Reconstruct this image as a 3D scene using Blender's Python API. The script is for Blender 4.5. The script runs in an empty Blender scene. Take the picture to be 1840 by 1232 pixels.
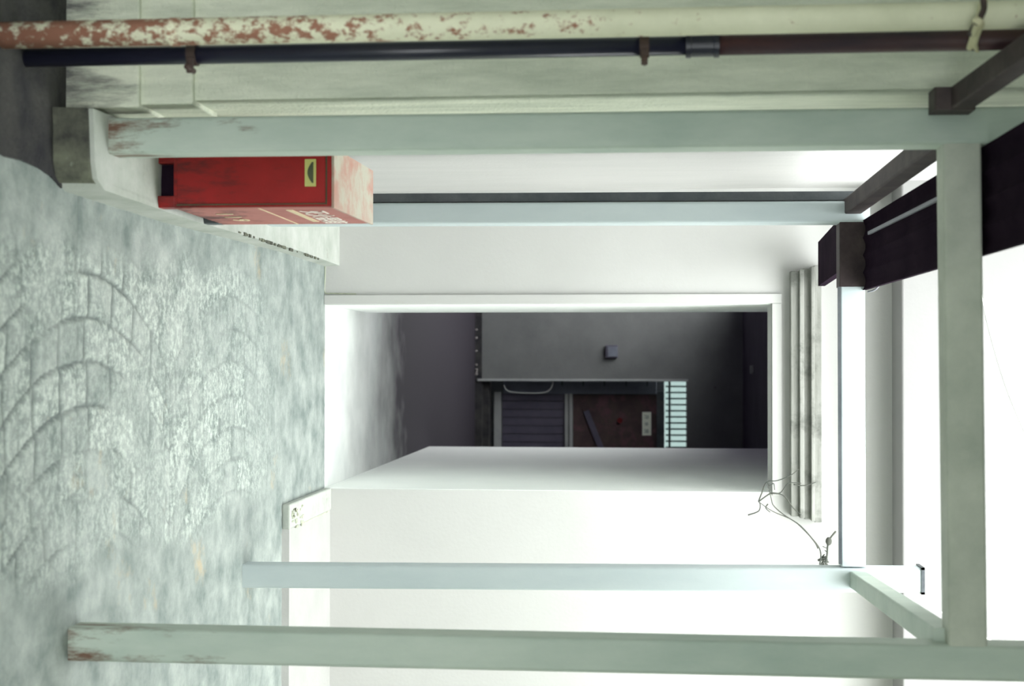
import bpy, bmesh, math, random
import numpy as np
from mathutils import Vector, Matrix
random.seed(4)
C = bpy.context.scene.collection
S = bpy.context.scene

# ---------------------------------------------------------------- camera
# world: X to the right, Y into the passage, Z up.  The photograph was taken
# with the camera turned on its side, so the world's up runs to the right of the frame.
FPX = 2556.0
H_EYE = 1.5
pitch = math.atan(235 / FPX)
yaw = math.atan(34 / FPX)
Fv = Vector((-math.sin(yaw) * math.cos(pitch), math.cos(yaw) * math.cos(pitch), -math.sin(pitch)))
Rv = Vector((math.cos(yaw), math.sin(yaw), 0))
Uv = Rv.cross(Fv).normalized()
cam_d = bpy.data.cameras.new('camera')
cam_d.sensor_width = 36
cam_d.lens = 36 * FPX / 1840
cam_d.clip_start = 0.05
cam = bpy.data.objects.new('camera', cam_d)
C.objects.link(cam)
M3 = Matrix((Uv, -Rv, -Fv)).transposed()
cam.matrix_world = Matrix.Translation((0, 0, H_EYE)) @ M3.to_4x4()
cam_d.dof.use_dof = True
cam_d.dof.focus_distance = 5.6
cam_d.dof.aperture_fstop = 3.2
S.camera = cam

# ---------------------------------------------------------------- light
w = bpy.data.worlds.new('overcast_sky')
S.world = w
w.use_nodes = True
nt = w.node_tree
bg = nt.nodes['Background']
tc = nt.nodes.new('ShaderNodeTexCoord')
sep = nt.nodes.new('ShaderNodeSeparateXYZ')
nt.links.new(tc.outputs['Generated'], sep.inputs[0])
cr = nt.nodes.new('ShaderNodeValToRGB')
cr.color_ramp.elements[0].position = 0.0
cr.color_ramp.elements[0].color = (0.16, 0.17, 0.17, 1)
cr.color_ramp.elements[1].position = 0.75
cr.color_ramp.elements[1].color = (0.97, 1.0, 0.98, 1)
nt.links.new(sep.outputs['Z'], cr.inputs[0])
nt.links.new(cr.outputs[0], bg.inputs['Color'])
bg.inputs['Strength'].default_value = 14.0
S.view_settings.view_transform = 'Standard'
S.view_settings.look = 'None'
S.view_settings.gamma = 1
S.view_settings.exposure = 0.0
S.view_settings.use_curve_mapping = False
S.cycles.max_bounces = 10
S.cycles.diffuse_bounces = 8


def at(px, py, Y):
    d = Fv * FPX + Rv * (py - 616) + Uv * (px - 920)
    return Vector((0, 0, H_EYE)) + d * (Y / d.y)


def ground(px, py, z=0.0):
    d = Fv * FPX + Rv * (py - 616) + Uv * (px - 920)
    return Vector((0, 0, H_EYE)) + d * ((z - H_EYE) / d.z)


# ---------------------------------------------------------------- materials
MATS = {}


def mat(name, c1, c2=None, scale=6, rough=0.8, metal=0.0, bump=0.15, bscale=60, spot=None, spot_scale=4,
        spot_lo=0.6, spot_hi=0.7, stretch=(1, 1, 1), spot_z=None, spec=0.3, detail=6, spot_stretch=None):
    m = bpy.data.materials.new(name)
    m.use_nodes = True
    t = m.node_tree
    b = t.nodes['Principled BSDF']
    b.inputs['Roughness'].default_value = rough
    b.inputs['Metallic'].default_value = metal
    b.inputs['Specular IOR Level'].default_value = spec
    geo = t.nodes.new('ShaderNodeNewGeometry')
    mp = t.nodes.new('ShaderNodeMapping')
    mp.inputs['Scale'].default_value = stretch
    t.links.new(geo.outputs['Position'], mp.inputs[0])
    n = t.nodes.new('ShaderNodeTexNoise')
    n.inputs['Scale'].default_value = scale
    n.inputs['Detail'].default_value = detail
    n.inputs['Roughness'].default_value = 0.65
    t.links.new(mp.outputs[0], n.inputs['Vector'])
    r = t.nodes.new('ShaderNodeValToRGB')
    r.color_ramp.elements[0].position = 0.3
    r.color_ramp.elements[1].position = 0.7
    r.color_ramp.elements[0].color = (*c1, 1)
    r.color_ramp.elements[1].color = (*(c2 or c1), 1)
    t.links.new(n.outputs['Fac'], r.inputs[0])
    out = r.outputs[0]
    if spot:
        mp2 = t.nodes.new('ShaderNodeMapping')
        mp2.inputs['Scale'].default_value = spot_stretch or (1, 1, 1)
        mp2.inputs['Location'].default_value = (3.1, 7.7, 1.3)
        t.links.new(geo.outputs['Position'], mp2.inputs[0])
        n2 = t.nodes.new('ShaderNodeTexNoise')
        n2.inputs['Scale'].default_value = spot_scale
        n2.inputs['Detail'].default_value = 8
        n2.inputs['Roughness'].default_value = 0.7
        t.links.new(mp2.outputs[0], n2.inputs['Vector'])
        val = n2.outputs['Fac']
        if spot_z:                                   # more of it towards a height z0, none past z1
            z0, z1, amt = spot_z
            s = t.nodes.new('ShaderNodeSeparateXYZ')
            t.links.new(geo.outputs['Position'], s.inputs[0])
            mr = t.nodes.new('ShaderNodeMapRange')
            mr.inputs[1].default_value = z0
            mr.inputs[2].default_value = z1
            mr.inputs[3].default_value = amt
            mr.inputs[4].default_value = -amt
            t.links.new(s.outputs['Z'], mr.inputs[0])
            ad = t.nodes.new('ShaderNodeMath')
            t.links.new(val, ad.inputs[0])
            t.links.new(mr.outputs[0], ad.inputs[1])
            val = ad.outputs[0]
        r2 = t.nodes.new('ShaderNodeValToRGB')
        r2.color_ramp.elements[0].position = spot_lo
        r2.color_ramp.elements[1].position = spot_hi
        t.links.new(val, r2.inputs[0])
        mx = t.nodes.new('ShaderNodeMixRGB')
        mx.inputs[2].default_value = (*spot, 1)
        t.links.new(r2.outputs[0], mx.inputs[0])
        t.links.new(out, mx.inputs[1])
        out = mx.outputs[0]
    t.links.new(out, b.inputs['Base Color'])
    if bump:
        n3 = t.nodes.new('ShaderNodeTexNoise')
        n3.inputs['Scale'].default_value = bscale
        n3.inputs['Detail'].default_value = 5
        t.links.new(geo.outputs['Position'], n3.inputs['Vector'])
        bp = t.nodes.new('ShaderNodeBump')
        bp.inputs['Strength'].default_value = bump
        bp.inputs['Distance'].default_value = 0.01
        t.links.new(n3.outputs['Fac'], bp.inputs['Height'])
        t.links.new(bp.outputs[0], b.inputs['Normal'])
    m['out'] = 1
    MATS[name] = m
    return m


white = mat('white_plaster', (0.475, 0.475, 0.465), (0.51, 0.51, 0.50), scale=2, spot=(0.44, 0.435, 0.40), spot_scale=3,
            spot_lo=0.62, spot_hi=0.8, bump=0.08)
side_white = mat('side_plaster', (0.42, 0.42, 0.415), (0.50, 0.49, 0.485), scale=3, stretch=(1, 1, 0.2), bump=0.1)
old_conc = mat('aged_concrete', (0.36, 0.40, 0.31), (0.56, 0.58, 0.45), scale=5, stretch=(1, 1, 0.25),
               spot=(0.17, 0.17, 0.13), spot_scale=5, spot_lo=0.58, spot_hi=0.75, spot_z=(0.0, 1.6, 0.13), bump=0.35, bscale=45)
pier_mat = mat('pier_render', (0.48, 0.52, 0.43), (0.78, 0.80, 0.68), scale=9, stretch=(1.6, 1.6, 0.25),
               spot=(0.12, 0.12, 0.12), spot_scale=5, spot_stretch=(3, 3, 0.5), spot_lo=0.56, spot_hi=0.76, spot_z=(-0.05, 0.32, 0.24), bump=0.5, bscale=90)
plinth_mat = mat('plinth_concrete', (0.34, 0.37, 0.33), (0.50, 0.52, 0.49), scale=6, spot=(0.25, 0.25, 0.2), spot_scale=7,
                 spot_lo=0.62, spot_hi=0.74, bump=0.3, bscale=40)
mottled_dark = mat('mottled_dark_concrete', (0.035, 0.035, 0.033), (0.17, 0.18, 0.13), scale=9, bump=0.5, bscale=40,
            spot=(0.36, 0.38, 0.33), spot_scale=8, spot_lo=0.66, spot_hi=0.72)
dark_ground = mat('dark_soil', (0.012, 0.012, 0.018), (0.06, 0.058, 0.055), scale=7, bump=0.5)
steel_front = mat('galvanised_steel_weathered', (0.38, 0.46, 0.41), (0.54, 0.60, 0.54), scale=5, stretch=(1, 1, 0.3), rough=0.6,
                  metal=0.15, spot=(0.15, 0.085, 0.06), spot_scale=9, spot_lo=0.56, spot_hi=0.72, spot_z=(0.05, 0.75, 0.16), bump=0.05,
                  spot_stretch=(2, 2, 0.5))
steel_dark = mat('galvanised_steel_dull', (0.38, 0.41, 0.355), (0.55, 0.57, 0.50), scale=6, rough=0.6, metal=0.15, bump=0.08)
steel_rear = mat('galvanised_steel_pale', (0.47, 0.54, 0.565), (0.57, 0.63, 0.645), scale=4, stretch=(1, 1, 0.3), rough=0.55,
                 metal=0.15, bump=0.04)
steel_brown = mat('steel_browned', (0.03, 0.02, 0.024), (0.08, 0.06, 0.06), scale=9, rough=0.6, metal=0.1, bump=0.1)
steel_cap = mat('dark_metal', (0.06, 0.07, 0.08), (0.12, 0.13, 0.14), rough=0.5, metal=0.3)
rust_pipe = mat('peeling_painted_pipe', (0.66, 0.66, 0.50), (0.78, 0.77, 0.60), scale=9, rough=0.7,
                spot=(0.30, 0.14, 0.095), spot_scale=36, spot_lo=0.515, spot_hi=0.60, spot_z=(0.0, 1.9, 0.13), bump=0.2,
                spot_stretch=(1, 1, 0.8))
dark_pipe_m = mat('dark_plastic_pipe', (0.012, 0.013, 0.03), (0.02, 0.02, 0.04), rough=0.3, bump=0.0, spec=0.5)
dark_pipe_rust = mat('dark_pipe_reddish', (0.03, 0.025, 0.04), (0.12, 0.05, 0.045), scale=6, stretch=(1, 1, 0.2), rough=0.4)
clamp_m = mat('rusty_clamp', (0.04, 0.03, 0.03), (0.10, 0.06, 0.05), rough=0.6)
rope_m = mat('pale_rope', (0.55, 0.52, 0.35), (0.7, 0.66, 0.45), rough=0.9)
red_m = mat('red_paint', (0.24, 0.010, 0.010), (0.36, 0.013, 0.014), scale=5, rough=0.45, spot=(0.09, 0.012, 0.012), spot_scale=9,
            spot_lo=0.52, spot_hi=0.72, spot_z=(0.16, 0.50, 0.12), bump=0.05, spot_stretch=(2.5, 2.5, 0.7))
red_side = mat('red_paint_lit_side', (0.34, 0.11, 0.095), (0.44, 0.17, 0.15), scale=8, rough=0.6, spot=(0.10, 0.03, 0.03), spot_scale=9,
               spot_lo=0.55, spot_hi=0.70, spot_z=(0.14, 0.5, 0.14), bump=0.05)  # pinker than the body: light on this side put into the colour
red_top = mat('red_paint_pale_top', (0.42, 0.38, 0.32), (0.42, 0.20, 0.16), scale=9, rough=0.7, bump=0.05,
              spot=(0.43, 0.42, 0.35), spot_scale=8, spot_lo=0.45, spot_hi=0.6)  # pale pink and cream mottling for the box top
yellow_m = mat('pale_yellow_plastic', (0.55, 0.54, 0.18), (0.60, 0.58, 0.22), rough=0.5, bump=0)
latch_m = mat('dark_latch', (0.04, 0.05, 0.03), (0.10, 0.11, 0.06), rough=0.4, bump=0)
text_white = mat('white_lettering', (0.80, 0.72, 0.66), (0.85, 0.8, 0.74), rough=0.7, bump=0)
text_cream = mat('cream_lettering', (0.62, 0.50, 0.34), (0.7, 0.6, 0.4), rough=0.7, bump=0)
inner_wall = mat('tunnel_plaster', (0.84, 0.87, 0.85), (0.88, 0.90, 0.88), scale=3, bump=0.12)
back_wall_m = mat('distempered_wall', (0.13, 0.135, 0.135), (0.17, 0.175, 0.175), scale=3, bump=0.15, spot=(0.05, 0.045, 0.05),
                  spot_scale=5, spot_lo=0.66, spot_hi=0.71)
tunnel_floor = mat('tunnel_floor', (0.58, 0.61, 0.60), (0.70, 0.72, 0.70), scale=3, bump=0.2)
dim_wall = mat('shade_tinted_plaster', (0.05, 0.038, 0.068), (0.08, 0.062, 0.10), scale=3, bump=0.1)  # purple of deep shade put into the plaster colour
ceil_m = mat('ceiling_plaster', (0.45, 0.47, 0.42), (0.55, 0.56, 0.5), scale=3, bump=0.1)
board_m = mat('dark_corrugated_sheet', (0.010, 0.005, 0.012), (0.022, 0.013, 0.022), scale=5, rough=1.0, bump=0.1, spec=0.03)
scratch_m = mat('grey_wire', (0.22, 0.22, 0.26), (0.3, 0.3, 0.34), rough=0.5, bump=0)
shutter_m = mat('purple_grey_slats', (0.07, 0.065, 0.095), (0.10, 0.09, 0.125), rough=0.6, bump=0.05)
rail_m = mat('grey_painted_rail', (0.28, 0.29, 0.30), (0.38, 0.39, 0.38), rough=0.6, bump=0.05)
brown_m = mat('brown_board', (0.05, 0.03, 0.035), (0.08, 0.055, 0.05), scale=6, rough=0.7, bump=0.1, spot=(0.10, 0.05, 0.06), spot_scale=6,
              spot_lo=0.5, spot_hi=0.6)
reveal_m = mat('blue_grey_frame', (0.13, 0.14, 0.18), (0.18, 0.20, 0.24), rough=0.6, bump=0.05)
bar_m = mat('dark_bars', (0.03, 0.05, 0.06), (0.05, 0.07, 0.08), rough=0.5, bump=0)
court_m = mat('pale_teal_wall', (0.09, 0.125, 0.12), (0.11, 0.145, 0.14), scale=2, bump=0.05)
paper_m = mat('white_paper', (0.80, 0.84, 0.72), (0.86, 0.89, 0.78), rough=0.8, bump=0)
ink_m = mat('dark_ink', (0.04, 0.10, 0.08), (0.05, 0.12, 0.1), bump=0)
redspot_m = mat('red_knob_paint', (0.10, 0.006, 0.01), (0.13, 0.01, 0.012), bump=0)
vine_m = mat('dry_vine', (0.05, 0.06, 0.055), (0.10, 0.10, 0.085), rough=0.9, bump=0)
ledge_m = mat('moulding_plaster', (0.20, 0.205, 0.185), (0.33, 0.335, 0.315), scale=10, stretch=(0.25, 1, 3), bump=0.3, bscale=30,
              spot=(0.09, 0.095, 0.085), spot_scale=6, spot_lo=0.50, spot_hi=0.7)
litter_m = mat('pale_litter', (0.2, 0.18, 0.18), (0.3, 0.28, 0.27), bump=0)


# ---------------------------------------------------------------- mesh helpers
def obj(name, bm, m, parent=None, kind=None, smooth=False, label=None):
    me = bpy.data.meshes.new(name)
    bmesh.ops.recalc_face_normals(bm, faces=bm.faces)
    bm.to_mesh(me)
    bm.free()
    me.materials.append(m)
    if smooth:
        for p in me.polygons:
            p.use_smooth = True
    o = bpy.data.objects.new(name, me)
    C.objects.link(o)
    if parent:
        o.parent = parent
        o.matrix_parent_inverse = parent.matrix_world.inverted() if False else Matrix.Translation(-parent.location)
    if kind:
        o['kind'] = kind
    if label:
        o['label'] = label
    return o


def thing(name, label, cat, loc=(0, 0, 0), group=None):
    o = bpy.data.objects.new(name, None)
    C.objects.link(o)
    o.location = loc
    o.empty_display_size = 0.1
    tag(o, label, cat, group)
    return o


def tag(o, label, cat, group=None):
    o['label'] = label
    o['category'] = cat
    if group:
        o['group'] = group
    return o


def struct(name, bm, m, **k):
    return obj(name, bm, m, kind='structure', **k)


def box(bm, lo, hi, bev=0.0):
    lo = Vector(lo)
    hi = Vector(hi)
    r = bmesh.ops.create_cube(bm, size=1)
    vs = r['verts']
    for v in vs:
        v.co = Vector(((lo[i] + hi[i]) / 2 + v.co[i] * (hi[i] - lo[i]) for i in range(3)))
    if bev:
        es = list({e for v in vs for e in v.link_edges})
        bmesh.ops.bevel(bm, geom=es, offset=bev, segments=3, affect='EDGES', profile=0.5)
    return bm


def hexa(bm, pts):
    """pts: four bottom corners then four top corners"""
    v = [bm.verts.new(p) for p in pts]
    for f in ((0, 1, 2, 3), (4, 5, 6, 7), (0, 1, 5, 4), (1, 2, 6, 5), (2, 3, 7, 6), (3, 0, 4, 7)):
        bm.faces.new([v[i] for i in f])
    return bm


def beam(bm, a, b, wx, wz, bev=0.008, up=Vector((0, 0, 1))):
    a = Vector(a)
    b = Vector(b)
    d = (b - a)
    L = d.length
    d.normalize()
    s = d.cross(up)
    if s.length < 1e-3:
        s = Vector((1, 0, 0))
    s.normalize()
    u = s.cross(d).normalized()
    n0 = len(bm.verts)
    r = bmesh.ops.create_cube(bm, size=1)
    vs = r['verts']
    for v in vs:
        c = v.co.copy()
        v.co = Vector((c.x * wx, c.y * L, c.z * wz))
    if bev:
        es = [e for e in {e for v in vs for e in v.link_edges} if abs(e.verts[0].co.y - e.verts[1].co.y) > L * 0.5]
        r2 = bmesh.ops.bevel(bm, geom=es, offset=bev, segments=3, affect='EDGES', profile=0.5)
    bm.verts.ensure_lookup_table()
    mid = (a + b) / 2
    for v in list(bm.verts)[n0:]:
        c = v.co.copy()
        v.co = mid + s * c.x + d * c.y + u * c.z
    return bm


def tube(bm, path, rad, seg=12):
    path = [Vector(p) for p in path]
    rads = rad if isinstance(rad, (list, tuple)) else [rad] * len(path)
    rings = []
    for i, p in enumerate(path):
        d = (path[min(i + 1, len(path) - 1)] - path[max(i - 1, 0)]).normalized()
        a = Vector((0, 1, 0)) if abs(d.y) < 0.8 else Vector((1, 0, 0))
        s = d.cross(a).normalized()
        u = s.cross(d)
        rings.append([bm.verts.new(p + (s * math.cos(2 * math.pi * k / seg) + u * math.sin(2 * math.pi * k / seg)) * rads[i]) for k in range(seg)])
    for i in range(len(rings) - 1):
        for k in range(seg):
            bm.faces.new((rings[i][k], rings[i][(k + 1) % seg], rings[i + 1][(k + 1) % seg], rings[i + 1][k]))
    bm.faces.new(rings[0])
    bm.faces.new(rings[-1][::-1])
    return bm


def smooth_path(pts, n=8):
    pts = [Vector(p) for p in pts]
    out = []
    for i in range(len(pts) - 1):
        p0 = pts[max(i - 1, 0)]
        p1 = pts[i]
        p2 = pts[i + 1]
        p3 = pts[min(i + 2, len(pts) - 1)]
        for k in range(n):
            t = k / n
            out.append(0.5 * ((2 * p1) + (p2 - p0) * t + (2 * p0 - 5 * p1 + 4 * p2 - p3) * t * t + (3 * p1 - p0 - 3 * p2 + p3) * t ** 3))
    out.append(pts[-1])
    return out


def NB():
    return bmesh.new()


def text(name, s, size, loc, rot, m, parent, ext=0.0006, sx=1.0):
    cu = bpy.data.curves.new(name, 'FONT')
    cu.body = s
    cu.size = size
    cu.extrude = ext
    cu.align_x = 'LEFT'
    cu.align_y = 'BOTTOM_BASELINE'
    o = bpy.data.objects.new(name, cu)
    C.objects.link(o)
    dg = bpy.context.evaluated_depsgraph_get()
    me = bpy.data.meshes.new_from_object(o.evaluated_get(dg))
    bpy.data.objects.remove(o)
    me.materials.clear()
    me.materials.append(m)
    q = bpy.data.objects.new(name, me)
    C.objects.link(q)
    q.parent = parent
    q.location = Vector(loc)
    q.rotation_euler = rot
    q.scale = (sx, 1, 1)
    return q


# ---------------------------------------------------------------- key distances
YR = 6.62        # rear wall
YP = 3.625       # face of the pier on the left
YF = 3.66        # front posts
YB = 5.29        # rear posts
XL = -0.80       # side wall
X0, X1 = -0.27, 0.60   # opening
Z_OPEN = 2.09
Y_END = 12.7

# ---------------------------------------------------------------- floor
# stamped fan paving: real relief on a fine grid
gx = np.arange(-0.62, 1.90, 0.0075)
gy = np.concatenate([np.arange(3.0, 4.6, 0.0065), np.arange(4.6, YR + 0.02, 0.010)])
NX, NY = len(gx), len(gy)
Xg, Yg = np.meshgrid(gx, gy)
rng = np.random.default_rng(3)


def vnoise(x, y, sc, seed):
    r = np.random.default_rng(seed)
    T = r.random((64, 64))
    u = x * sc + 31.7
    v = y * sc + 17.3
    iu = np.floor(u).astype(int)
    iv = np.floor(v).astype(int)
    fu = u - iu
    fv = v - iv
    fu = fu * fu * (3 - 2 * fu)
    fv = fv * fv * (3 - 2 * fv)
    g = lambda a, b: T[a % 64, b % 64]
    return (g(iu, iv) * (1 - fu) + g(iu + 1, iv) * fu) * (1 - fv) + (g(iu, iv + 1) * (1 - fu) + g(iu + 1, iv + 1) * fu) * fv


xw = Xg + 0.016 * (vnoise(Xg, Yg, 6, 1) - 0.5)
yw = Yg + 0.016 * (vnoise(Xg, Yg, 6, 2) - 0.5)
P = 1.37
yc = 3.74
tt = (yw - yc + P / 2) % P - P / 2
Rr = 0.95
arc = Rr - np.sqrt(np.maximum(Rr * Rr - tt * tt, 0.01))
s = xw - arc
pitch_s = 0.118
row = np.floor(s / pitch_s)
fs = s / pitch_s - row
ang = np.arcsin(np.clip(tt / Rr, -1, 1)) * Rr
jit = (np.sin(row * 12.9898) * 43758.5453) % 1.0
cell = (ang / 0.175 + jit)
fc = cell - np.floor(cell)
d0 = np.abs(Yg - 3.67)
d1 = np.minimum(fs, 1 - fs) * pitch_s
d2 = np.minimum(fc, 1 - fc) * 0.175 * 0.6
d3 = np.abs(np.abs(tt) - P / 2)
dj = np.minimum(np.minimum(d1, d2), d3)
joint = np.clip(1.5 - dj / 0.0055, 0, 1)
wear = np.clip((vnoise(Xg, Yg, 3.2, 5) * 0.6 + vnoise(Xg, Yg, 9, 6) * 0.4 - 0.27) * 3.6, 0.0, 1)
edge = np.clip((Xg + 0.33 + 0.07 * vnoise(Xg, Yg, 5, 9)) / 0.10, 0, 1) * np.clip((0.56 + 0.10 * vnoise(Xg, Yg, 4, 7) - Xg - 0.03 * (Yg - 3.3)) / 0.08, 0, 1)
edge *= np.clip((5.9 - Yg) / 0.7, 0, 1)
joint = joint * wear * edge * (1 - 0.55 * np.clip((Yg - 4.0) / 0.6, 0, 1))
joint = np.maximum(joint, 0.6 * np.clip(1.2 - d0 / 0.006, 0, 1) * (Xg < 0.7))
cellid = (np.sin(row * 78.233 + np.floor(cell) * 37.719 + np.floor((yw - yc + P / 2) / P) * 11.1) * 43758.5453) % 1.0
stone = edge * (0.35 + 0.65 * cellid)
Zg = -0.008 * joint + 0.0035 * edge * (vnoise(Xg, Yg, 22, 11) - 0.5) + 0.002 * (vnoise(Xg, Yg, 55, 12) - 0.5)
me = bpy.data.meshes.new('floor')
co = np.stack([Xg, Yg, Zg], -1).reshape(-1, 3).astype(np.float32)
idx = np.arange(NX * NY).reshape(NY, NX)
q = np.stack([idx[:-1, :-1], idx[:-1, 1:], idx[1:, 1:], idx[1:, :-1]], -1).reshape(-1, 4)
me.vertices.add(len(co))
me.vertices.foreach_set('co', co.ravel())
me.loops.add(q.size)
me.loops.foreach_set('vertex_index', q.ravel().astype(np.int32))
me.polygons.add(len(q))
me.polygons.foreach_set('loop_start', np.arange(0, q.size, 4, dtype=np.int32))
me.polygons.foreach_set('use_smooth', np.ones(len(q), bool))
me.update()
me.validate()
for nm, arr in (('joint', joint), ('stone', stone)):
    a = me.attributes.new(nm, 'FLOAT', 'POINT')
    a.data.foreach_set('value', arr.reshape(-1).astype(np.float32))
fl = bpy.data.objects.new('floor', me)
C.objects.link(fl)
fl['kind'] = 'structure'
fm = mat('stamped_concrete', (0.145, 0.18, 0.172), (0.37, 0.405, 0.385), scale=7, rough=0.62, bump=0.25, bscale=70,
         spot=(0.40, 0.33, 0.22), spot_scale=2.8, spot_lo=0.61, spot_hi=0.74, detail=9)
t = fm.node_tree
b = t.nodes['Principled BSDF']
rr_ = [n_ for n_ in t.nodes if n_.type == 'VALTORGB'][0]
rr_.color_ramp.elements[0].position = 0.33
rr_.color_ramp.elements[1].position = 0.70
src = b.inputs['Base Color'].links[0].from_socket
aj = t.nodes.new('ShaderNodeAttribute')
aj.attribute_name = 'joint'
ast_ = t.nodes.new('ShaderNodeAttribute')
ast_.attribute_name = 'stone'
nn = t.nodes.new('ShaderNodeTexNoise')
nn.inputs['Scale'].default_value = 38
nn.inputs['Detail'].default_value = 9
nn.inputs['Roughness'].default_value = 0.75
geo = t.nodes.new('ShaderNodeNewGeometry')
t.links.new(geo.outputs['Position'], nn.inputs['Vector'])
mulm = t.nodes.new('ShaderNodeMath')
mulm.operation = 'MULTIPLY'
rp = t.nodes.new('ShaderNodeValToRGB')
rp.color_ramp.elements[0].position = 0.45
rp.color_ramp.elements[1].position = 0.6
t.links.new(nn.outputs['Fac'], rp.inputs[0])
t.links.new(rp.outputs[0], mulm.inputs[0])
t.links.new(ast_.outputs['Fac'], mulm.inputs[1])
mxs = t.nodes.new('ShaderNodeMixRGB')
mxs.inputs[2].default_value = (0.52, 0.58, 0.535, 1)
t.links.new(mulm.outputs[0], mxs.inputs[0])
t.links.new(src, mxs.inputs[1])
mxj = t.nodes.new('ShaderNodeMixRGB')
mxj.inputs[2].default_value = (0.085, 0.105, 0.105, 1)
mj = t.nodes.new('ShaderNodeMath')
mj.operation = 'MULTIPLY'
mj.inputs[1].default_value = 0.8
t.links.new(aj.outputs['Fac'], mj.inputs[0])
t.links.new(mj.outputs[0], mxj.inputs[0])
t.links.new(mxs.outputs[0], mxj.inputs[1])
t.links.new(mxj.outputs[0], b.inputs['Base Color'])
me.materials.append(fm)

bm = NB()
box(bm, (-3, -4, -0.2), (3, 3.0, -0.001))
struct('floor', bm, fm)
bm = NB()
box(bm, (-3.0, 3.0, -0.2), (-0.62, YR, -0.002))
struct('floor', bm, dark_ground)
bm = NB()
box(bm, (1.88, 3.0, -0.2), (3.0, YR, -0.001))
struct('floor', bm, fm)
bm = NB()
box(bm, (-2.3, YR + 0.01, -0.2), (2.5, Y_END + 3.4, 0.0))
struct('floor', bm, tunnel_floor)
# painted fall-off of daylight: floor colour turns darker away from the tunnel mouth
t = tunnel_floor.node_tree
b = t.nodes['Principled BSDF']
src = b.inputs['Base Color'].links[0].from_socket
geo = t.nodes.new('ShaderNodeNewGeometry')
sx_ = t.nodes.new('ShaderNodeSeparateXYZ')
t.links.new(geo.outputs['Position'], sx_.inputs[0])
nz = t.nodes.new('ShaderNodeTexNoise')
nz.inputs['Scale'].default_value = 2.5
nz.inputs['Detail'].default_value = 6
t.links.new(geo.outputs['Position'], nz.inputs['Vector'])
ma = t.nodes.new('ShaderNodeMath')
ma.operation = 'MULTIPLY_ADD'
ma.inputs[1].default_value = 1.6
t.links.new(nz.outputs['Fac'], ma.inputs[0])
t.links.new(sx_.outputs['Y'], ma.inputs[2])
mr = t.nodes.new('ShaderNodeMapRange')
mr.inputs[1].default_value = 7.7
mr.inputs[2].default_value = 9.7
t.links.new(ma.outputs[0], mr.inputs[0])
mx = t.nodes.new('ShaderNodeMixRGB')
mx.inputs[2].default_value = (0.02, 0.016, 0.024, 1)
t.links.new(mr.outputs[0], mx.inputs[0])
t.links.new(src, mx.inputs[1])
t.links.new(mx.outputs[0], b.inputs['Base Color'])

# strip of dark ground at the foot of the pier, in front of the plinth
bm = NB()
rim = [(10, 281), (40, 288), (70, 301), (92, 316), (112, 338)]
pts = [ground(x, y, 0.006) for x, y in rim]
outer = [Vector((-1.1, 3.0, 0.006)), Vector((-0.50, 3.0, 0.006))]
v = [bm.verts.new(p) for p in [outer[0], outer[1]] + pts + [Vector((-0.60, 3.52, 0.006)), Vector((-1.1, 3.52, 0.006))]]
f = bm.faces.new(v)
r = bmesh.ops.extrude_face_region(bm, geom=[f])
for g in r['geom']:
    if isinstance(g, bmesh.types.BMVert):
        g.co.z = -0.03
struct('trim_1', bm, dark_ground)

# ---------------------------------------------------------------- walls
XP = at(1000, 170, YP).x
bm = NB()
box(bm, (-3.0, YP, -0.1), (XP, YP + 0.6, 4.4))
struct('wall_left', bm, pier_mat)
bm = NB()       # two stepped base courses round the pier
box(bm, (-3.0, YP - 0.018, -0.1), (XP + 0.012, YP + 0.2, at(350, 170, YP).z), bev=0.005)
box(bm, (-3.0, YP - 0.036, -0.1), (XP + 0.022, YP + 0.2, at(258, 170, YP).z), bev=0.005)
struct('baseboard_left', bm, pier_mat)
bm = NB()
box(bm, (XL - 0.2, YP + 0.6, -0.1), (XL, YR, 4.4))
struct('wall_left', bm, side_white)

bm = NB()       # rear wall with its opening
TH = 0.22
box(bm, (XL - 0.2, YR, -0.1), (X0, YR + TH, Z_OPEN))
box(bm, (X1, YR, -0.1), (3.0, YR + TH, Z_OPEN))
box(bm, (XL - 0.2, YR, Z_OPEN), (3.0, YR + TH, 2.72))
struct('wall_back', bm, white)
bm = NB()       # upper storey jutting out above
box(bm, (XL - 0.2, YR - 0.24, at(1620, 616, YR - 0.24).z), (3.0, YR + TH, 5.2), bev=0.01)
struct('wall_upper', bm, mat('upper_render', (0.26, 0.258, 0.258), (0.285, 0.283, 0.28), scale=2, bump=0.05))
bm = NB()       # raised band round the opening
box(bm, (X0 - 0.045, YR - 0.015, 0.0), (X0, YR + 0.02, Z_OPEN + 0.045), bev=0.004)
box(bm, (X0, YR - 0.015, Z_OPEN), (X1 + 0.01, YR + 0.02, Z_OPEN + 0.045), bev=0.004)
struct('trim_2', bm, white)
# stepped moulding above the opening
bm = NB()
zs = [at(x, 616, YR - 0.06).z for x in (1421, 1436, 1444, 1456, 1462, 1475)]
pr = [0.05, 0.07, 0.055, 0.085, 0.07, 0.11]
for i in range(5):
    e = i * 0.006
    box(bm, (-0.415 - e, YR - pr[i] - 0.01, zs[i]), (0.70 + e, YR, zs[i + 1] + 0.001), bev=0.004)
struct('trim_3', bm, ledge_m)

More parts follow.
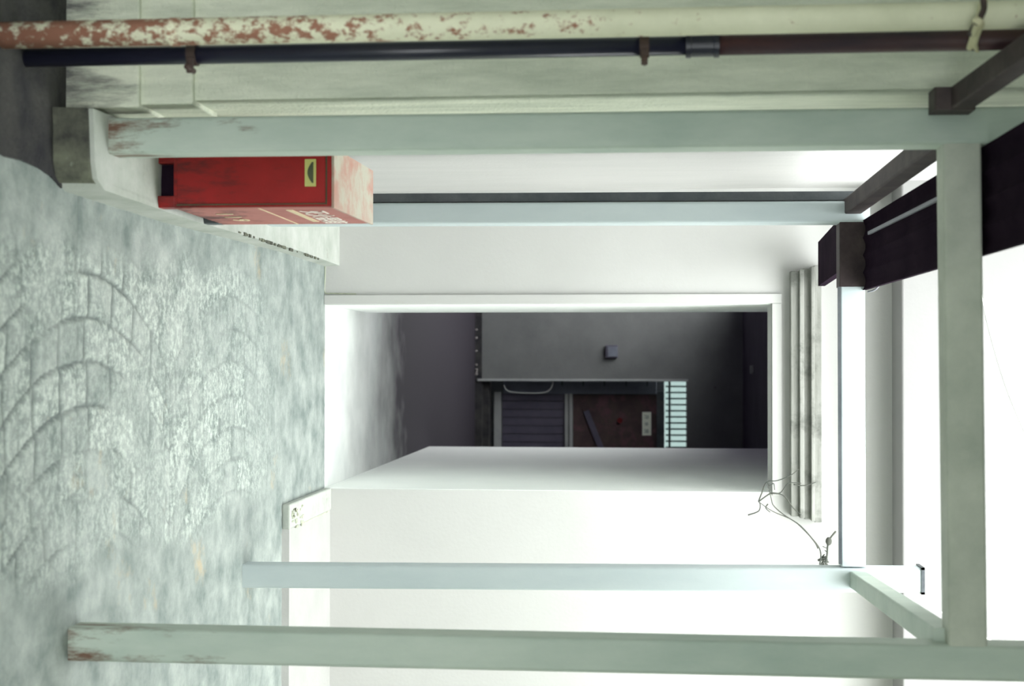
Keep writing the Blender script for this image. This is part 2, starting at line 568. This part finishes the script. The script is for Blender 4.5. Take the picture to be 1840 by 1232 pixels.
# low slab at the foot of the rear wall, on the right of the opening
bm = NB()
sl = 0.03
a0 = ground(503, 915)
hexa(bm, [(0.60, YR, -0.02), (0.60, 5.83, -0.02), (3.0, 5.83, -0.02), (3.0, YR, -0.02),
          (0.61, YR, sl), (0.61, 5.84, sl), (3.0, 5.84, sl), (3.0, YR, sl)])
struct('trim_4', bm, mat('slab_cement', (0.36, 0.36, 0.35), (0.42, 0.42, 0.41), scale=4, bump=0.15))
bm = NB()
box(bm, (0.595, 5.83, 0.0), (0.70, YR, 0.036), bev=0.008)
struct('trim_5', bm, plinth_mat)
bm = NB()   # joint lines in the slab, filled with dirt
for k in range(26):
    y = 5.85 + random.random() * 0.2
    x = 0.61 + random.random() * 0.09
    box(bm, (x, y, 0.034), (x + random.uniform(0.004, 0.014), y + random.uniform(0.01, 0.04), 0.0385))
box(bm, (0.70, 6.1, 0.0302), (0.705, YR - 0.03, 0.0315))
struct('trim_6', bm, old_conc)

# plinth of the frame on the left
bm = NB()
zt = 0.103
A = ground(113, 343)
front = [(-0.645, 3.50), (-0.60, 3.505), (-0.51, 3.515), (-0.465, 3.53), (-0.442, 3.58)]
back = [(-0.436, 4.35), (-0.445, 5.0), (-0.455, 5.8), (-0.45, YR), (-0.80, YR), (-0.80, YP + 0.6), (-0.66, YP + 0.6)]
out = front + back
bot = [bm.verts.new((x, y, -0.01)) for x, y in out]


def ztop(y):
    return zt if y < 4.0 else max(0.02, zt - (y - 4.0) * 0.012)


top = [bm.verts.new((x - (0.004 if x > -0.6 else 0), y + (0.008 if y < 3.8 else 0), ztop(y))) for x, y in out]
n = len(out)
for i in range(n):
    bm.faces.new((bot[i], bot[(i + 1) % n], top[(i + 1) % n], top[i]))
bm.faces.new(top)
bm.faces.new(bot)
struct('trim_7', bm, plinth_mat)
bm = NB()   # dark mottled end of the plinth
fr = [(-0.645, 3.492), (-0.60, 3.50), (-0.51, 3.50), (-0.472, 3.515), (-0.458, 3.54)]
vv = []
for z, o_ in ((-0.02, -0.012), (0.05, -0.004), (0.092, 0.006)):
    vv.append([bm.verts.new((x + 0.0, y + o_, z)) for x, y in fr])
vv.append([bm.verts.new((x, y + 0.04, 0.090)) for x, y in fr])
for j in range(3):
    for i in range(4):
        bm.faces.new((vv[j][i], vv[j][i + 1], vv[j + 1][i + 1], vv[j + 1][i]))
struct('trim_8', bm, mottled_dark)
# crumbled edge of plaster where the plinth meets the rear wall
bm = NB()
crk = [(425, 432), (440, 438), (468, 440), (480, 448), (505, 452), (535, 462), (560, 470), (578, 474)]
for i in range(len(crk) - 1):
    for k in range(5):
        f_ = random.random()
        x = crk[i][0] + (crk[i + 1][0] - crk[i][0]) * f_
        y = crk[i][1] + (crk[i + 1][1] - crk[i][1]) * f_
        p = ground(x, y + random.uniform(-3, 1), 0.085)
        p.x = min(p.x, -0.452)
        r = random.uniform(0.002, 0.006)
        p.z = ztop(p.y) + 0.001
        box(bm, p - Vector((r, r * 2.2, r * 0.7)), p + Vector((r, r * 2.2, r * 0.4)))
struct('trim_9', bm, mottled_dark)
bm = NB()
crk = [(556, 432), (560, 440), (556, 450), (562, 460), (572, 466), (583, 474), (584, 500), (584, 525), (600, 527), (640, 528)]
tube(bm, smooth_path([at(x, y, YR - 0.001) for x, y in crk], 4), 0.003, 5)
struct('trim_10', bm, old_conc)

# tunnel and the yard behind it
bm = NB()
box(bm, (X0 - 0.25, YR + 0.004, -0.1), (X0 + 0.003, 7.65, 2.6))
box(bm, (X1 - 0.003, YR + 0.004, -0.1), (X1 + 0.25, 9.95, 2.6))
struct('wall_right', bm, inner_wall)
bm = NB()
box(bm, (-2.3, 7.40, -0.1), (X0 - 0.25, 7.65, 2.6))
box(bm, (-2.3, 7.65, -0.1), (-2.1, 11.0, 2.6))
box(bm, (-2.3, 11.0, -0.1), (-2.1, Y_END, 2.6))
box(bm, (X1 + 0.25, 9.7, -0.1), (2.5, 9.95, 2.6))
box(bm, (2.3, 9.95, -0.1), (2.5, Y_END, 2.6))
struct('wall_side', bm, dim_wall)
bm = NB()
DX0, DX1 = 0.165, 1.12
DZ = at(1234, 616, Y_END).z
box(bm, (-2.3, Y_END, 0.06), (DX0, Y_END + 0.22, 2.6))
box(bm, (DX1, Y_END, 0.06), (2.5, Y_END + 0.22, 2.6))
box(bm, (DX0, Y_END, DZ), (DX1, Y_END + 0.22, 2.6))
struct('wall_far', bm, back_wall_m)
bm = NB()
box(bm, (-2.3, Y_END - 0.005, -0.1), (2.5, Y_END + 0.22, 0.062))
struct('baseboard_far', bm, dark_ground)
bm = NB()
zc = at(1335, 616, Y_END).z
box(bm, (-2.3, YR + TH, zc), (2.5, 9.6, zc + 0.2))
box(bm, (-0.75, 9.6, zc), (2.5, Y_END + 0.3, zc + 0.2))
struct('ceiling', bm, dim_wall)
bm = NB()
for y in (8.6, 10.6):
    box(bm, (-2.1, y, zc - 0.001), (2.3, y + 0.02, zc + 0.001))
bm.free()
# pale open yard seen through the transom
bm = NB()
box(bm, (-2.3, 15.6, -0.1), (3.5, 15.8, 2.9))
struct('wall_yard', bm, court_m)

bm = NB()
box(bm, (-3.0, -1.7, -0.1), (3.0, -1.5, 1.0))  # unseen wall behind the camera, added to hold back light from there
struct('wall_behind_blocker', bm, old_conc)
# unseen roof over the camera, added and drawn out to shade the foreground
bm = NB()
box(bm, (-3.0, -1.5, 2.76), (3.0, 4.25, 2.96))
struct('ceiling', bm, ceil_m)
bm = NB()
box(bm, (2.6, -1.5, -0.1), (2.8, YR, 3.3))  # unseen wall on the right, added to close in the light
struct('wall_right', bm, old_conc)
bm = NB()
box(bm, (-3.2, -1.5, -0.1), (-3.0, YR, 3.3))
struct('wall_left', bm, old_conc)

# ---------------------------------------------------------------- steel frame
fr_ = thing('canopy_frame', 'welded frame of square galvanised steel tubes on four posts, standing before the white doorway wall',
            'frame', (0, 4.5, 0))
W = 0.092


def post(px0, py0, px1, py1, Y, z0, z1, m, wx=W, wy=W):
    a = at(px0, py0, Y)
    c = at(px1, py1, Y)
    k0 = (z0 - a.z) / (c.z - a.z)
    k1 = (z1 - a.z) / (c.z - a.z)
    p0 = a.lerp(c, k0)
    p1 = a + (c - a) * k1
    b_ = NB()
    beam(b_, p0, p1, wx, wy, bev=0.009, up=Vector((0, 1, 0)))
    o = obj('post', b_, m, fr_)
    return o, p0, p1


_, pfl0, pfl1 = post(240, 248, 1700, 231, YF, 0.10, 2.755, steel_front, wx=0.094)
_, pfr0, pfr1 = post(150, 1152, 1840, 1187, YF, 0.0, 2.755, steel_front, wx=0.088)
_, prr0, prr1 = post(445, 1032, 1500, 1039, YB, 0.0, 2.50, steel_rear, wx=0.088)
_, prl0, prl1 = post(690, 386, 1500, 383, YB, 0.09, 2.32, steel_rear, wx=0.080)
# slim dark strip along the rear left post
b_ = NB()
o_ = Vector((-0.062, 0.0, 0))
beam(b_, prl0 + o_, prl1 + o_, 0.032, 0.05, bev=0.0, up=Vector((0, 1, 0)))
obj('dark_strip', b_, steel_cap, fr_, label='slim dark strip')
# crossbeams
b_ = NB()
a = at(1722, 205, YF)
c = at(1732, 1110, YF)
beam(b_, (a.x + 0.08, YF, a.z), (c.x + 0.07, YF, c.z + 0.001), 0.086, 0.094, bev=0.007)
obj('crossbeam', b_, steel_dark, fr_)
b_ = NB()
a = at(1711, 161, 3.57)
c = at(1711, 201, 3.57)
beam(b_, (a.x, 3.575, a.z), (c.x, 3.575, c.z), 0.084, 0.098, bev=0.006)
obj('beam_stub', b_, steel_brown, fr_, label='short browned beam end beyond the post')
b_ = NB()
a = at(1529, 400, YB)
c = at(1531, 1015, YB)
beam(b_, a, c, 0.08, 0.088, bev=0.006)
obj('crossbeam', b_, steel_rear, fr_)
b_ = NB()
beam(b_, at(1508, 515, YB - 0.04), at(1510, 1013, YB - 0.04), 0.006, 0.012, bev=0)  # thin dark line along the lower edge of the rear crossbeam
obj('lower_line', b_, steel_cap, fr_, label='thin dark line along the underside')
b_ = NB()
beam(b_, at(1529, 399, YB), at(1529.4, 516, YB), 0.088, 0.095, bev=0.004)  # shade on the beam's left end, put in as a dark casing
obj('beam_shade_casing', b_, steel_brown, fr_, label='dark casing added for the shade on the left end of the rear crossbeam')
# beams running back
b_ = NB()
beam(b_, (prl1.x - 0.022, YB, at(1530, 380, YB).z), (at(1700, 243, YF).x, YF + 0.02, at(1700, 247, YF).z), 0.058, 0.062, bev=0.006)
obj('side_beam', b_, steel_brown, fr_, label='browned side beam')
b_ = NB()
beam(b_, (prr1.x + 0.002, YB, at(1540, 1040, YB).z), (at(1700, 1150, YF).x, YF, at(1700, 1150, YF).z), 0.06, 0.062, bev=0.006)
obj('side_beam', b_, steel_front, fr_)
b_ = NB()
beam(b_, at(1722, 180, 3.56) , at(1900, 55, 3.03), 0.055, 0.055, bev=0.005)
obj('side_rail', b_, steel_brown, fr_, label='browned outer rail running towards the camera')
# rim of the open tube end on top of the rear right post
b_ = NB()
p = prr1
box(b_, (p.x - 0.048, YB - 0.05, p.z - 0.002), (p.x + 0.048, YB - 0.042, p.z + 0.010))
box(b_, (p.x - 0.048, YB + 0.042, p.z - 0.002), (p.x + 0.048, YB + 0.05, p.z + 0.010))
box(b_, (p.x - 0.048, YB - 0.05, p.z - 0.002), (p.x - 0.040, YB + 0.05, p.z + 0.010))
box(b_, (p.x + 0.040, YB - 0.05, p.z - 0.002), (p.x + 0.048, YB + 0.05, p.z + 0.010))
obj('post_cap', b_, steel_cap, fr_, label='dark open tube end of the post')

# dark corrugated strip of roofing on the left
rs = thing('roofing_sheet', 'long dark corrugated roofing strip lying over the left side of the steel frame', 'roofing',
           (-0.41, 4.3, 2.36))
b_ = NB()


def zr(y):
    return 2.458 - 0.032 * y


xs = np.linspace(0, 1, 41)
rows = []
for (y, xa, xb) in ((5.25, at(1550, 396, 5.25).x, at(1550, 521, 5.25).x), (3.0, at(1840, 214, 3.3).x + 0.001, at(1840, 435, 3.3).x)):
    rows.append([(xa + (xb - xa) * k, y, zr(y) + 0.004 + 0.010 * abs(math.sin(k * math.pi * 4))) for k in xs])
for dz in (0, 0.004):
    pass
vt = [[b_.verts.new((x, y, z)) for x, y, z in r] for r in rows]
vb = [[b_.verts.new((x, y, z + 0.014)) for x, y, z in r] for r in rows]
for i in range(len(xs) - 1):
    b_.faces.new((vt[0][i], vt[0][i + 1], vt[1][i + 1], vt[1][i]))
    b_.faces.new((vb[0][i], vb[1][i], vb[1][i + 1], vb[0][i + 1]))
    b_.faces.new((vt[0][i], vb[0][i], vb[0][i + 1], vt[0][i + 1]))
    b_.faces.new((vt[1][i], vt[1][i + 1], vb[1][i + 1], vb[1][i]))
b_.faces.new((vt[0][0], vt[1][0], vb[1][0], vb[0][0]))
b_.faces.new((vt[0][-1], vb[0][-1], vb[1][-1], vt[1][-1]))
obj('sheet', b_, board_m, rs)
b_ = NB()
beam(b_, (-0.455, 5.1, zr(5.1) - 0.001), (-0.46, 3.95, zr(3.95) - 0.001), 0.012, 0.010, bev=0.002)
obj('seam', b_, scratch_m, rs, label='thin grey seam')
b_ = NB()  # dark board added behind the rear beam to shade the wall corner
xa, xb = at(1500, 432, 6.4).x, at(1500, 512, 6.4).x
za, zb = at(1512, 460, 5.34).z, at(1470, 460, 6.48).z
hexa(b_, [(xa, 5.345, za), (xb, 5.345, za), (xb, 6.48, zb), (xa, 6.48, zb), (xa, 5.345, za + 0.03), (xb, 5.345, za + 0.03), (xb, 6.48, zb + 0.03), (xa, 6.48, zb + 0.03)])
tag(obj('roofing_sheet', b_, board_m), 'short dark board added for the shade between the rear beam and the white wall', 'roofing')
# loose wire under the sheet
b_ = NB()
wp = [(1560, 524, 5.2), (1575, 518, 5.1), (1588, 495, 5.0), (1597, 465, 4.95), (1601, 430, 4.9), (1612, 395, 4.85)]
tube(b_, smooth_path([at(*p) for p in wp], 5), 0.0035, 6)
tag(obj('loose_wire', b_, scratch_m, smooth=True), 'thin grey loose wire drooping from the dark roofing strip', 'wire')

# ---------------------------------------------------------------- pipes on the left
pp = thing('painted_pipe', 'cream painted vertical pipe flaking to brown rust, beside the dark pipe', 'pipe', (-0.73, 3.2, 0))
def vline(px, py, Y, z):
    q_ = at(px, py, Y)
    return Vector((q_.x, Y, z))


b_ = NB()
PX = at(900, 45.5, 3.2).x
tube(b_, [(PX, 3.2, -0.02), (PX, 3.2, 0.8), (PX, 3.2, 1.6), (PX, 3.2, 3.3)], 0.031, 28)
obj('tube', b_, rust_pipe, pp, smooth=True)
dp = thing('dark_pipe', 'slim glossy near-black vertical pipe running right behind the rusty cream pipe', 'pipe', (-0.70, 3.33, 0))
b_ = NB()
DX = at(600, 94, 3.33).x
z_split = at(1270, 90, 3.33).z
tube(b_, [(DX, 3.33, -0.01), (DX, 3.33, z_split)], 0.022, 24)
obj('tube', b_, dark_pipe_m, dp, smooth=True)
b_ = NB()
tube(b_, [(DX, 3.33, z_split), (DX, 3.33, 3.3)], 0.024, 24)
obj('upper_tube', b_, dark_pipe_rust, dp, smooth=True, label='upper length with a reddish streak')
b_ = NB()
z0 = at(1232, 90, 3.33).z
z1 = at(1292, 90, 3.33).z
tube(b_, [(DX, 3.33, z0), (DX, 3.33, z0 + .012), (DX, 3.33, z0 + .013), (DX, 3.33, z1 - .013), (DX, 3.33, z1 - .012), (DX, 3.33, z1)],
     [0.029, 0.029, 0.0265, 0.0265, 0.029, 0.029], 28)
obj('coupling', b_, dark_pipe_m, dp)


def clamp(x, both):
    z = at(x, 90, 3.3).z
    b_ = NB()
    tube(b_, [(DX, 3.33, z - 0.011), (DX, 3.33, z + 0.011)], 0.0265, 24)
    cl = obj('clamp', b_, clamp_m, dp)
    b_ = NB()
    tube(b_, [(DX + 0.038, 3.28, z), (DX + 0.038, 3.335, z)], 0.007, 8)
    obj('bolt', b_, clamp_m, cl, smooth=True).matrix_parent_inverse = Matrix()
    b_ = NB()
    box(b_, (DX + 0.012, 3.30, z - 0.008), (DX + 0.048, 3.312, z + 0.008), bev=0.002)
    obj('bracket', b_, clamp_m, cl).matrix_parent_inverse = Matrix()
    if both:
        b_ = NB()
        tube(b_, [(PX, 3.2, z - 0.010), (PX, 3.2, z + 0.010)], 0.0325, 24)
        obj('clamp', b_, rust_pipe, pp)


clamp(340, True)
clamp(1158, False)
# rope tied round both pipes
b_ = NB()
rp_ = [(1772, -10, 3.15), (1765, 10, 3.14), (1762, 25, 3.13), (1757, 42, 3.12), (1752, 55, 3.16), (1748, 70, 3.28), (1742, 86, 3.32)]
tube(b_, smooth_path([at(*p) for p in rp_], 5), [0.008] * 31, 8)
rp_ = [(1748, 36, 3.12), (1764, 40, 3.12), (1758, 58, 3.18), (1752, 80, 3.29), (1756, 90, 3.34)]
tube(b_, smooth_path([at(*p) for p in rp_], 5), 0.006, 8)
rk = NB()
tube(rk, smooth_path([at(*p) for p in [(1766, -6, 3.13), (1768, 14, 3.13), (1762, 30, 3.12), (1754, 44, 3.13), (1744, 60, 3.2)]], 5), 0.007, 8)
rope_ = tag(obj('rope', b_, rope_m, smooth=True), 'short pale rope knotted round the two pipes near the top', 'rope')
obj('frayed_strand', rk, clamp_m, smooth=True).parent = rope_

# ---------------------------------------------------------------- red fire equipment box
BX = at(601, 370, 4.01).x
BY0, BY1 = 4.01, 4.50
BZ0 = 0.145
zfront = at(601, 369, BY0).z
zback = at(672, 411, BY1).z - 0.004
BXL = BX - 0.162
fb = thing('fire_extinguisher_box', 'red metal fire extinguisher box with pale top, on the plinth behind the front left post',
           'fire box', (-0.54, 4.25, 0.10))
b_ = NB()
hexa(b_, [(BXL, BY0, BZ0), (BX, BY0, BZ0), (BX, BY1, BZ0), (BXL, BY1, BZ0),
          (BXL, BY0, zfront - 0.006), (BX, BY0, zfront - 0.006), (BX, BY1, zback - 0.006), (BXL, BY1, zback - 0.006)])
bmesh.ops.bevel(b_, geom=list(b_.edges), offset=0.003, segments=2, affect='EDGES')
obj('body', b_, red_m, fb)
obj('base', box(NB(), (BXL + 0.01, BY0 + 0.03, 0.09), (BX - 0.014, BY1 - 0.03, BZ0 + 0.004)), board_m, fb, label='dark block standing in for the shade under the box')  # shade in the gap between the feet, added as a dark block
b_ = NB()      # long side panel, the sunlight on it put into its pinker colour
hexa(b_, [(BX, BY0 + 0.004, BZ0 + 0.004), (BX + 0.003, BY0 + 0.004, BZ0 + 0.004), (BX + 0.003, BY1 - 0.004, BZ0 + 0.004), (BX, BY1 - 0.004, BZ0 + 0.004),
          (BX, BY0 + 0.004, zfront - 0.01), (BX + 0.003, BY0 + 0.004, zfront - 0.01), (BX + 0.003, BY1 - 0.004, zback - 0.01), (BX, BY1 - 0.004, zback - 0.01)])
sp = obj('side_panel', b_, red_side, fb, label='pink-red long side with lettering, painted as sunlit')
b_ = NB()
hexa(b_, [(BXL - 0.005, BY0 - 0.006, zfront - 0.007), (BX + 0.006, BY0 - 0.006, zfront - 0.007), (BX + 0.006, BY1 + 0.005, zback - 0.007), (BXL - 0.005, BY1 + 0.005, zback - 0.007),
          (BXL - 0.005, BY0 - 0.006, zfront), (BX + 0.006, BY0 - 0.006, zfront), (BX + 0.006, BY1 + 0.005, zback), (BXL - 0.005, BY1 + 0.005, zback)])
obj('lid', b_, red_top, fb, label='pale pink and cream top')
# narrow door panel on the end facing the camera
b_ = NB()
box(b_, (BXL + 0.012, BY0 - 0.005, BZ0 + 0.012), (BX - 0.010, BY0 + 0.001, zfront - 0.026), bev=0.002)
dr = obj('door_panel', b_, red_m, fb)
b_ = NB()
for zz in (zfront - 0.0235,):
    box(b_, (BXL, BY0 - 0.002, zz - 0.0018), (BX - 0.004, BY0 + 0.001, zz + 0.0018))
box(b_, (BX - 0.0085, BY0 - 0.002, BZ0 + 0.01), (BX - 0.0055, BY0 + 0.001, zfront - 0.024))
obj('seam', b_, latch_m, fb, label='dark gap round the door panel')
l0 = at(548, 286, BY0 - 0.006)
l1 = at(568, 335, BY0 - 0.006)
b_ = NB()
box(b_, (l0.x, BY0 - 0.010, l0.z), (l1.x, BY0 - 0.004, l1.z), bev=0.0015)
lp = obj('latch_plate', b_, yellow_m, fb, label='pale yellow latch plate')
b_ = NB()
N = 20
xc = [(l0.x + l1.x) / 2 - 0.030 + 0.060 * i / N for i in range(N + 1)]
up_ = []
zc_ = (l0.z + l1.z) / 2 + 0.006
b_verts = []
for x in xc:
    k = (x - xc[0]) / (xc[-1] - xc[0])
    b_verts.append((b_.verts.new((x, BY0 - 0.0155, zc_ - 0.013 * math.sin(k * math.pi))), b_.verts.new((x, BY0 - 0.0155, zc_ + 0.0035)),
                    b_.verts.new((x, BY0 - 0.009, zc_ - 0.013 * math.sin(k * math.pi))), b_.verts.new((x, BY0 - 0.009, zc_ + 0.0035))))
for i in range(N):
    p0, p1 = b_verts[i], b_verts[i + 1]
    b_.faces.new((p0[0], p1[0], p1[1], p0[1]))
    b_.faces.new((p0[2], p1[2], p1[0], p0[0]))
    b_.faces.new((p0[1], p1[1], p1[3], p0[3]))
obj('handle', b_, latch_m, lp)
for (x0_, y0_) in ((BX - 0.034, BY0), (BX - 0.030, BY1 - 0.05), (BXL, BY0), (BXL, BY1 - 0.05)):
    b_ = NB()
    box(b_, (x0_, y0_, 0.092), (x0_ + 0.034, y0_ + 0.05, BZ0 + 0.004), bev=0.003)
    obj('foot', b_, red_m if y0_ < 4.2 else steel_cap, fb)
R3 = (math.pi / 2, 0, math.pi / 2)
t1 = text('lettering', '灭火器箱', 0.085, (BX + 0.0045, 4.09, 0.500), R3, text_white, sp, sx=1.1)
for k_, ch in enumerate('119'):
    text('digit', ch, 0.075, (BX + 0.0045, 4.13 + 0.09 * k_, 0.225), R3, text_cream, sp, sx=1.8)
b_ = NB()
box(b_, (BX + 0.003, 4.07, 0.462), (BX + 0.0042, 4.42, 0.481))
obj('stripe', b_, text_cream, sp)
b_ = NB()
box(b_, (BX + 0.003, 4.02, 0.392), (BX + 0.0042, 4.49, 0.397))
obj('panel_line', b_, text_cream, sp)

# ---------------------------------------------------------------- far doorway
K = (Y_END + 0.2)


def fx(py, Y=K):
    return at(1000, py, Y).x


def fz(px, Y=K):
    return at(px, 740, Y).z


dd = obj('door_1', box(NB(), (fx(708), K, fz(1030)), (1.05, K + 0.03, fz(1180))), brown_m, kind='structure')


def dpart(name, lo, hi, m, lab=None, bev=0.003):
    b_ = box(NB(), lo, hi, bev=bev)
    return obj(name, b_, m, dd, label=lab)


# slatted lower panel
b_ = NB()
yy = 706
k = 0
while True:
    x = fx(706) + k * 0.075
    if x > 1.05:
        break
    box(b_, (x, K, fz(902)), (x + 0.07, K + 0.02, fz(1016)), bev=0.004)
    k += 1
obj('lower_panel', b_, shutter_m, dd, label='purple-grey slatted lower panel')
dpart('lower_rail', (fx(704), K - 0.02, fz(888)), (1.06, K + 0.02, fz(901)), rail_m, 'pale grey rail')
dpart('middle_rail', (fx(706), K - 0.02, fz(1015)), (1.06, K + 0.015, fz(1021)), rail_m, 'pale grey rail')
dpart('middle_rail', (fx(706), K - 0.02, fz(1023)), (1.06, K + 0.015, fz(1029)), rail_m, 'pale grey rail')
dpart('threshold', (DX0 + 0.005, K - 0.15, 0.0), (DX1, K + 0.03, fz(882)), dark_ground)
dpart('head', (fx(702), K - 0.01, fz(1180)), (1.06, K + 0.03, fz(1194)), steel_cap, 'dark door head')
dpart('frame', (DX0 + 0.002, K - 0.03, fz(905)), (fx(707), K + 0.03, fz(1180)), reveal_m, 'blue-grey door frame')
# diagonal strip, red mark, keyhole, paper sign
b_ = NB()
a = at(1053, 738, K - 0.01)
c = at(1084, 815, K - 0.01)
beam(b_, a, c, 0.052, 0.012, bev=0.002, up=Vector((0, 1, 0)))
obj('brace', b_, shutter_m, dd, label='grey wooden strip nailed across at a slant')
b_ = NB()
p = at(1114, 755, K - 0.005)
tube(b_, [p, p + Vector((0, -0.015, 0))], 0.024, 14)
obj('mark', b_, redspot_m, dd, label='small round red mark')
b_ = NB()
a = at(1154, 740, K - 0.004)
c = at(1170, 782, K - 0.004)
box(b_, (a.x, K - 0.006, a.z), (c.x, K - 0.003, c.z))
sg = obj('paper_sign', b_, paper_m, dd, label='white paper strip with three dark characters')
for ch, yy_ in (('开', 744.5), ('水', 757), ('房', 770)):
    q_ = at(1158.5, yy_, K - 0.007)
    t_ = text('character', ch, 0.045, q_, (math.pi / 2, 0, 0), ink_m, dd, ext=0.0004)
    t_.location = q_ - Vector((0, 0, 0))
dpart('backing', (DX0 + 0.002, K + 0.032, 0.0), (DX1, K + 0.05, fz(1194)), steel_cap)
# steel lattice over the doorway
lt = thing('door_lattice', 'dark barred lattice across the top of the far doorway, bright yard behind it', 'grille', (0.6, Y_END + 0.03, 0))
k = 0
LY = Y_END + 0.03
while True:
    x = at(1200, 694, LY).x + k * 10.85 / 2556 * LY
    if x > DX1:
        break
    b_ = NB()
    box(b_, (x - 0.007, LY - 0.006, fz(1196, LY)), (x + 0.007, LY + 0.006, DZ + 0.004))
    obj('bar', b_, bar_m, lt)
    k += 1
b_ = NB()
box(b_, (DX0, LY - 0.01, fz(1201, LY)), (DX1, LY + 0.012, fz(1205, LY)))
obj('cross_rail', b_, bar_m, lt)
for px in (1010, 1048, 1086, 1125, 1163):
    b_ = NB()
    z = fz(px, LY)
    box(b_, (DX0, LY - 0.005, z - 0.006), (DX0 + 0.05, LY + 0.005, z + 0.006))
    obj('hook', b_, bar_m, lt)
b_ = NB()
box(b_, (DX0 - 0.012, Y_END - 0.02, 0.02), (DX0 + 0.008, Y_END + 0.02, DZ + 0.01), bev=0.003)
struct('trim_11', b_, rail_m)
b_ = NB()
lw = [(905, 692, Y_END), (915, 703, Y_END), (950, 706, Y_END), (978, 705, Y_END), (990, 697, Y_END), (994, 684, Y_END)]
tube(b_, smooth_path([at(p[0], p[1], Y_END + 0.02) for p in lw], 5), 0.005, 6)
tag(obj('hanging_cord', b_, rail_m, smooth=True), 'thin pale cord looped beside the edge of the far doorway', 'cord')
# junction box on the far wall
jb = thing('junction_box', 'small square grey junction box on the far wall left of the doorway', 'electrical box', at(1098, 631, Y_END))
b_ = NB()
a = at(1088, 620, Y_END - 0.03)
c = at(1110, 643, Y_END - 0.03)
box(b_, (a.x, Y_END - 0.035, a.z), (c.x, Y_END, c.z), bev=0.005)
obj('case', b_, shutter_m, jb)
b_ = NB()
box(b_, (a.x + 0.012, Y_END - 0.040, a.z + 0.02), (c.x - 0.012, Y_END - 0.034, c.z - 0.004), bev=0.002)
obj('cover', b_, reveal_m, jb)
# ceiling light fitting
b_ = NB()
p = at(1352, 660, 11.5)
box(b_, (p.x - 0.015, 11.45, zc - 0.025), (p.x + 0.05, 11.55, zc), bev=0.006)
tag(obj('ceiling_fitting', b_, rail_m), 'small pale fitting on the dark ceiling above the far doorway', 'fitting')
# bits of litter at the foot of the far wall
lit = [(846, 592), (851, 607), (847, 630), (853, 655), (850, 668), (845, 672), (856, 664)]
ords = ['first', 'second', 'third', 'fourth', 'fifth', 'sixth', 'last']
lit.sort(key=lambda q_: q_[1])
for i, (x, y) in enumerate(lit):
    p = at(x, y, Y_END - 0.06)
    b_ = NB()
    bmesh.ops.create_icosphere(b_, subdivisions=1, radius=0.007 + 0.009 * random.random())
    for v_ in b_.verts:
        v_.co = v_.co * random.uniform(0.6, 1.3)
        v_.co.y *= 1.5
        v_.co += Vector((p.x, Y_END - 0.045, max(p.z, 0.015)))
    tag(obj('litter_scrap', b_, litter_m), 'tiny pale litter scrap at the far wall foot, %s of seven from the left' % ords[i], 'litter', 'litter scraps by the far wall')

# ---------------------------------------------------------------- dried vine and cables
vn = thing('dried_vine', 'dry leafless vine with thin tangled stems by the corner of the door moulding', 'plant', at(1476, 1016, YR - 0.1))
paths = [
    [(1473, 1014), (1475, 995), (1469, 979), (1447, 954), (1424, 934), (1388, 918), (1363, 901)],
    [(1470, 985), (1463, 972), (1438, 944), (1408, 924), (1390, 908), (1386, 896), (1382, 880)],
    [(1363, 901), (1385, 886), (1402, 885), (1417, 856 + 12), (1440, 868)],
    [(1363, 901), (1369, 885), (1378, 866), (1397, 863), (1420, 854), (1436, 842)],
    [(1386, 886), (1408, 890), (1426, 913), (1440, 925)],
    [(1344, 925), (1363, 918), (1366, 906), (1363, 901)],
    [(1380, 905), (1376, 912), (1384, 920)],
    [(1378, 866), (1384, 872), (1390, 868), (1392, 880)],
    [(1426, 870), (1445, 872), (1466, 866)],
]
for i, p in enumerate(paths):
    b_ = NB()
    sp_ = smooth_path([at(x, y, YR - 0.13) for x, y in p], 5)
    tube(b_, sp_, [0.0034 * (1 - 0.55 * j / len(sp_)) for j in range(len(sp_))], 6)
    obj('stem', b_, vine_m, vn, smooth=True)
b_ = NB()
for j in range(14):
    c = at(1474 + random.uniform(-4, 12), 1010 + random.uniform(-8, 6), YR - 0.08)
    d = Vector((random.uniform(-.03, .03), random.uniform(-.03, .01), random.uniform(-.03, .03)))
    tube(b_, [c, c + d], [0.006, 0.002], 5)
obj('root_tuft', b_, vine_m, vn)
b_ = NB()
sp_ = smooth_path([at(x, y, YR - 0.12) for x, y in [(1484, 1010), (1486, 997), (1489, 972), (1502, 954)]], 5)
tube(b_, sp_, 0.004, 6)
for (x, y) in ((1478, 985), (1482, 992)):
    tube(b_, [at(1487, y, YR - 0.12), at(x, y - 4, YR - 0.12)], 0.002, 5)
obj('stem', b_, vine_m, vn, smooth=True)
b_ = NB()
bmesh.ops.create_icosphere(b_, subdivisions=2, radius=0.016)
p = at(1489, 972, YR - 0.12)
for v_ in b_.verts:
    v_.co = Vector((v_.co.x * 1.2, v_.co.y, v_.co.z * 0.9)) + p
obj('seed_head', b_, vine_m, vn, smooth=True)

cab_m = mat('pale_cable', (0.62, 0.62, 0.6), (0.7, 0.7, 0.68), bump=0)
b_ = NB()
tube(b_, smooth_path([at(x, y, 5.9) for x, y in [(1750, 475), (1765, 540), (1785, 620), (1810, 700), (1845, 785)]], 6), 0.004, 6)
tag(obj('overhead_cable', b_, cab_m, smooth=True), 'thin pale cable slanting across the blown-out wall above the front beam', 'cable')
b_ = NB()
tube(b_, smooth_path([at(x, y, 5.25) for x, y in [(1641, 1075), (1665, 1086), (1700, 1105), (1760, 1140), (1800, 1160)]], 6), 0.003, 6)
tag(obj('drooping_cable', b_, cab_m, smooth=True), 'fine cable drooping from the top end of the rear right post', 'cable')
